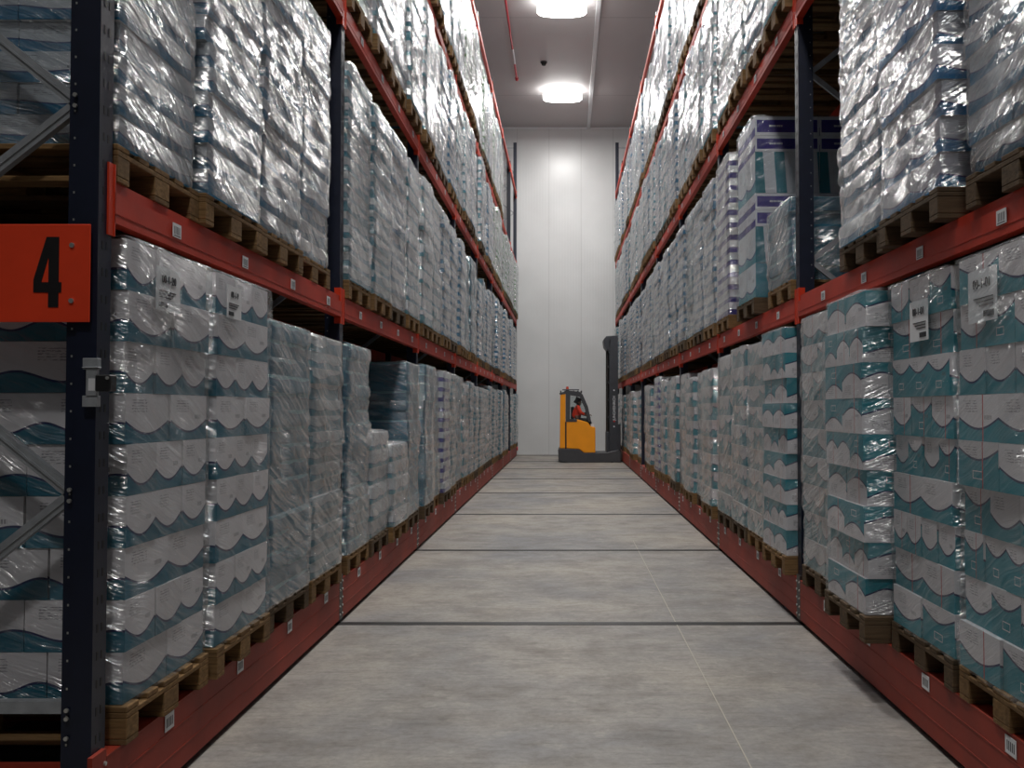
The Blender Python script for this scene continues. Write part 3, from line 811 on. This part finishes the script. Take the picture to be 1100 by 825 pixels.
rows = [('tealboard', .14), ('vs', .36), ('pb', .145), ('pb', .145), ('vs', .30), ('sp', .05), ('pb', .15), ('pb', .16)]
rows = [('tl', .31), ('vs', .33), ('pb', .15), ('pb', .15), ('vs', .375), ('pb', .145), ('pb', .175)]
Lr = []
for nm, hh in rows:
    for b in range(2):
        cx = (-.29 + .585*b)
        for a in range(2):
            o = kind_carton(cx, -.195+.39*a, z+.001, .385, .58, hh-.003, ('pale_f', 'tealboard') if nm == 'tl' else (('pale_f', 'vstripe') if nm == 'vs' else ('purple_f', 'pband')))
            if nm == 'pb' and a == 0:
                m = MB(); 
                for q, ww in enumerate((.014, .010, .012, .008, .012, .010, .009)): m.box(-.16+q*.018, -.16+q*.018+ww, -.1945, -.193, hh*.5-.008, hh*.5+.008)
                m.build('printed_word', M['paper'], o)
    Lr.append((z, z+hh, 2, 2, 0, 0)); z += hh
fm = film_mesh(.78, 1.17, z, -1, 77, [(0, z, 1, 1, 0, 0)]*12, .002, .025, .02); fm.materials.append(M['film_light']); link('film_wrap', fm, None, r)

# small pile on the near low load (left)
o = placed[('left', 0, 1, 1)]
for (a, b) in ((-.2, .12), (.19, .12), (0, -.22)):
    c_ = link('carton', carton_mesh('pale', .36, .30, .22, False), None, o); c_.location = (b, a*.9, .925)
fm = film_mesh(.72, .62, .26, 1, 5, [(0, .26, 1, 1, 0, 0)], .0, .025, .03); fm.materials.append(M['film_heavy']); f = link('film_wrap', fm, None, o, (.0, 0, .93))

# printed sheets under the film of the nearest loads, facing the aisle
def sheet(o, s, y, z, w, h, txt, x):
    f = MB().box(min(0, -s*.002), max(0, -s*.002), -w/2, w/2, -h/2, h/2).build('printed_sheet', M['paper'], o, (x, y, z))
    rot = (PI/2, 0, -PI/2) if s > 0 else (PI/2, 0, PI/2)
    text_obj('sheet_text', txt, h*.26, M['ink'], f, (-s*.004, 0, h*.22), rot, .95)
    m = MB()
    for q in range(3): m.box(min(-s*.002, -s*.004), max(-s*.002, -s*.004), -w*.38, w*(.3-.1*q), -h*.06-q*h*.07, -h*.04-q*h*.07)
    m.box(min(-s*.002, -s*.004), max(-s*.002, -s*.004), -w*.4, -w*.05, -h*.42, -h*.30); m.build('sheet_lines', M['ink'], f)
sheet(placed[('right', 0, 0, 0)], 1, .12, 1.60, .27, .22, '00-1-01', -.600)
sheet(placed[('right', 0, 0, 1)], 1, -.04, 1.56, .24, .20, '00-1-01', -.600)
sheet(placed[('left', 0, 0, 0)], -1, -.08, 1.62, .23, .18, '00-1-20', .600)
sheet(placed[('left', 0, 0, 1)], -1, -.22, 1.65, .20, .16, '00-1-9', .600)

# burnt-in stamp on the end block of the first shelf pallet
pal = [q for q in C.objects if q.get('label', '').startswith('wooden pallet first along from the first upright, left rack first shelf')][0]
text_obj('block_stamp', 'EUR', .06, M['ink'], pal, (.53, -.4025, .062), (PI/2, 0, 0), 1.0)

# ------------------------------------------------------------------ reach truck, side on, forks in the right rack
T = empty('reach_truck', (0, 29.0, 0)); tag(T, 'orange reach truck standing side-on across the aisle by the back wall', 'forklift')
cx = lambda a: -1.354 + .005934*a
ch = lambda b: 4.48 - .005934*b
def P(*q): return [(cx(a), ch(b)) for a, b in q]
hw = .60
MB().prism(P((195,748),(192,690),(196,683),(300,687),(325,706),(445,704),(500,690),(512,700),(512,752),(240,757)), -hw, hw).build('chassis', M['truckgrey'], T, bevel=.015)
MB().prism(P((233,683),(233,548),(290,535),(345,550),(360,572),(383,576),(383,706),(325,706),(300,687)), -hw+.03, hw-.03).build('body_cover', M['truckorange'], T, bevel=.02)
MB().prism(P((201,683),(204,410),(212,402),(231,402),(231,683)), -hw+.03, hw-.03).build('rear_cover', M['truckorange'], T, bevel=.015)
MB().prism(P((228,690),(228,548),(236,548),(236,690)), -hw+.028, hw-.028).build('cover_seam', M['rubber'], T)
# overhead guard: two side frames and roof bars
for e in (-1, 1):
    y0, y1 = sorted((e*(hw-.02), e*(hw-.10)))
    g = MB().prism(P((198,402),(240,388),(300,393),(318,408),(345,470),(362,548),(347,548),(333,480),(305,418),(255,410),(254,535),(290,537),(288,548),(232,548),(232,405),(205,410)), y0, y1)
    g.build('overhead_guard_side', M['truckgrey'], T)
    m = MB().prism(P((256,414),(303,420),(331,482),(345,546),(256,536)), e*(hw-.055)-.002, e*(hw-.055)+.002)
    m.build('side_window', M['cabglass'], T)
m = MB()
for a in (206, 228, 250, 272, 294, 312): m.box(cx(a)-.02, cx(a)+.02, -hw+.05, hw-.05, ch(400), ch(390)+.01)
m.build('roof_bars', M['truckgrey'], T)
MB().cyl((cx(300), -hw+.08, ch(384)), (cx(214), -hw+.08, ch(384)), .018, 8).build('roof_rail', M['truckgrey'], T)
b = MB().cyl((cx(240), -.35, ch(390)), (cx(240), -.35, ch(380)), .05, 14).build('beacon_base', M['rubber'], T)
MB().cyl((cx(240), -.35, ch(380)), (cx(240), -.35, ch(367)), .045, 14, r2=.035).build('beacon_lens', M['orange'], b)
MB().box(cx(262), cx(345), -hw+.1, hw-.1, ch(560), ch(535)).build('console', M['rubber'], T, bevel=.01)
m = MB().box(cx(258), cx(275), -.28, .28, ch(560), ch(470)); m.box(cx(262), cx(310), -.28, .28, ch(565), ch(545)); m.build('driver_seat', M['rubber'], T, bevel=.02)
MB().cyl((cx(338), .0, ch(548)), (cx(345), .0, ch(515)), .012, 8).cyl((cx(341), .0, ch(518)), (cx(347), .0, ch(512)), .13, 20).build('steering_wheel', M['rubber'], T)
MB().box(cx(360), cx(376), -hw+.1, -hw+.3, ch(572), ch(558)).build('control_panel', M['paper'], T)
MB().cyl((cx(240), -.42, .12), (cx(240), .42, .12), .12, 24).build('drive_wheel', M['rubber'], T)
for yy in (-.48, .48): MB().cyl((cx(468), yy-.06, .14), (cx(468), yy+.06, .14), .14, 24).build('load_wheel', M['rubber'], T)
# mast: outer and inner channels, hose hood at the top, cross members
for e in (-1, 1):
    y0, y1 = sorted((e*.47, e*.38))
    MB().box(cx(455), cx(500), y0, y1, .10, ch(125)).build('mast_channel', M['mast'], T, bevel=.006)
    y0, y1 = sorted((e*.37, e*.30))
    MB().box(cx(462), cx(497), y0, y1, .10, ch(118)).build('inner_mast_channel', M['mast'], T, bevel=.006)
for b_ in (180, 260, 340, 430, 520, 610):
    MB().box(cx(450), cx(462), -.46, .46, ch(b_+9), ch(b_)).build('mast_cross_member', M['mast'], T)
MB().prism(P((426,125),(440,108),(500,104),(500,128),(462,128),(458,180),(445,180),(430,160)), -.47, .47).build('mast_head', M['mast'], T, bevel=.01)
for yy in (-.2, .2): MB().cyl((cx(448), yy, .3), (cx(448), yy, ch(140)), .035, 12).build('lift_cylinder', M['steel'], T)
m = MB(); m.box(cx(500), cx(510), -.42, .42, ch(705), ch(560)); m.box(cx(500), cx(513), -.44, .44, ch(580), ch(565)); m.box(cx(500), cx(513), -.44, .44, ch(690), ch(675)); m.build('fork_carriage', M['mast'], T)
for yy in (-.3, .3): MB().box(cx(505), cx(514), yy-.05, yy+.05, ch(715), ch(560)).build('fork_shank', M['steel'], T)
MB().box(cx(440), cx(455), -.4, .4, .25, ch(600)).build('reach_carriage', M['mast'], T, bevel=.01)
tx = text_obj('mast_lettering', 'JUNGHEINRICH', .115, M['paper'], T, (cx(480), -.474, ch(478)), (PI/2, -PI/2, 0), .92)
MB().prism([(cx(474), ch(548)), (cx(486), ch(548)), (cx(480), ch(540))], -.476, -.471).build('mast_logo_triangle', M['redlens'], T)
for b_ in (386, 572): MB().cyl((cx(479), -.476, ch(b_)), (cx(479), -.470, ch(b_)), .022, 12).build('mast_sticker', M['paper'], T)

# ------------------------------------------------------------------ driver
def skin_body(name, joints, edges, mats, parent, sub=2):
    me = bpy.data.meshes.new(name); me.from_pydata([j[0] for j in joints], edges, [])
    o = link(name, me, mats, parent)
    o.modifiers.new('skin', 'SKIN').use_smooth_shade = True
    for i, j in enumerate(joints):
        sv = me.skin_vertices[0].data[i]; rr = j[1]; sv.radius = rr if isinstance(rr, tuple) else (rr, rr); sv.use_root = (i == 0)
    ss = o.modifiers.new('sub', 'SUBSURF'); ss.levels = sub; ss.render_levels = sub
    dg = bpy.context.evaluated_depsgraph_get(); dg.update()
    m2 = bpy.data.meshes.new_from_object(o.evaluated_get(dg)); o.modifiers.clear(); o.data = m2
    for p_ in m2.polygons: p_.use_smooth = True
    return o
px, py = cx(284), 29.0-.22
D = empty('person', (px, py, ch(552))); tag(D, 'person with dark hair in an orange-red vest seated in the truck cab', 'person')
J = [((0,0,.06), (.15,.13)), ((.02,0,.25), (.12,.15)), ((.05,0,.44), (.11,.17)), ((.07,0,.51), (.06,.06)), ((.09,0,.57), (.08,.075)), ((.085,0,.65), (.095,.09)), ((.08,0,.71), .065),
     ((.06,-.19,.46), .06), ((.15,-.24,.28), .046), ((.33,-.14,.22), .034), ((.40,-.11,.23), .026),
     ((.06,.19,.46), .06), ((.15,.24,.28), .046), ((.33,.14,.22), .034), ((.40,.11,.23), .026),
     ((.10,-.10,.05), .09), ((.42,-.12,.07), .075), ((.46,-.12,-.30), .05), ((.56,-.12,-.36), .04),
     ((.10,.10,.05), .09), ((.42,.12,.07), .075), ((.46,.12,-.30), .05), ((.56,.12,-.36), .04)]
E = [(0,1),(1,2),(2,3),(3,4),(4,5),(5,6),(2,7),(7,8),(8,9),(9,10),(2,11),(11,12),(12,13),(13,14),(0,15),(15,16),(16,17),(17,18),(0,19),(19,20),(20,21),(21,22)]
# fingers rooted in each palm
for wi, sgn in ((10, 1), (14, -1)):
    wx, wy, wz = J[wi][0]
    for f in range(4):
        b0 = len(J); off = (f-1.5)*.020
        J.append(((wx+.045, wy+off, wz+.004), .009)); J.append(((wx+.075, wy+off, wz-.012), .008)); J.append(((wx+.078, wy+off, wz-.034), .007))
        E += [(wi, b0), (b0, b0+1), (b0+1, b0+2)]
    b0 = len(J); J.append(((wx+.012, wy+sgn*.036, wz-.006), .010)); J.append(((wx+.042, wy+sgn*.046, wz-.02), .008)); E += [(wi, b0), (b0, b0+1)]
body = skin_body('body', J, E, M['skin'], D)
body.data.materials.append(M['trouser'])
for p_ in body.data.polygons:
    c_ = p_.center
    if c_.z < .13 and c_.x < .62 and not (c_.x > .30 and c_.z > .16): p_.material_index = 1
JV = [((0,0,.10), (.165,.150)), ((.02,0,.26), (.138,.17)), ((.05,0,.45), (.125,.19)), ((.065,0,.51), (.07,.075)), ((.06,-.19,.465), .075), ((.14,-.235,.30), .060), ((.27,-.17,.24), .048), ((.06,.19,.465), .075), ((.14,.235,.30), .060), ((.27,.17,.24), .048)]
skin_body('vest', JV, [(0,1),(1,2),(2,3),(2,4),(4,5),(5,6),(2,7),(7,8),(8,9)], M['vest'], D)
h = skin_body('hair', [((.06,0,.665), (.105,.098)), ((.03,0,.61), (.085,.085)), ((.09,0,.73), .072)], [(0,1),(0,2)], M['hair'], D)
m = MB(); m.prism([(.165,.592),(.205,.582),(.180,.62)], -.012, .012); m.build('nose', M['skin'], D)
for e in (-1, 1):
    MB().cyl((.165, e*.028, .632), (.180, e*.028, .632), .010, 8).build('eye', M['paper'], D)
    MB().cyl((.085, e*.078, .61), (.085, e*.102, .61), .028, 10).build('ear', M['skin'], D)
MB().box(.158, .176, -.025, .025, .560, .568).build('mouth', M['ink'], D)

# ------------------------------------------------------------------ camera, view
cam = bpy.data.cameras.new('camera'); co = bpy.data.objects.new('camera', cam); C.objects.link(co)
cam.sensor_width = 36; cam.lens = 36*1008/1100; cam.shift_x = -57/1100; cam.clip_end = 200
co.location = (0, 0, 1.60); co.rotation_euler = (PI/2 + math.atan(27.5/1008), 0, 0)
sc.camera = co
w = bpy.data.worlds.new('world'); sc.world = w; w.use_nodes = True
w.node_tree.nodes['Background'].inputs[0].default_value = (.5, .55, .6, 1); w.node_tree.nodes['Background'].inputs[1].default_value = .02
sc.view_settings.view_transform = 'Standard'; sc.view_settings.look = 'None'; sc.view_settings.gamma = 1; sc.view_settings.use_curve_mapping = False
sc.view_settings.exposure = 0.55
sc.cycles.max_bounces = 8; sc.cycles.transparent_max_bounces = 24; sc.cycles.use_denoising = True
sc.cycles.sample_clamp_indirect = 6
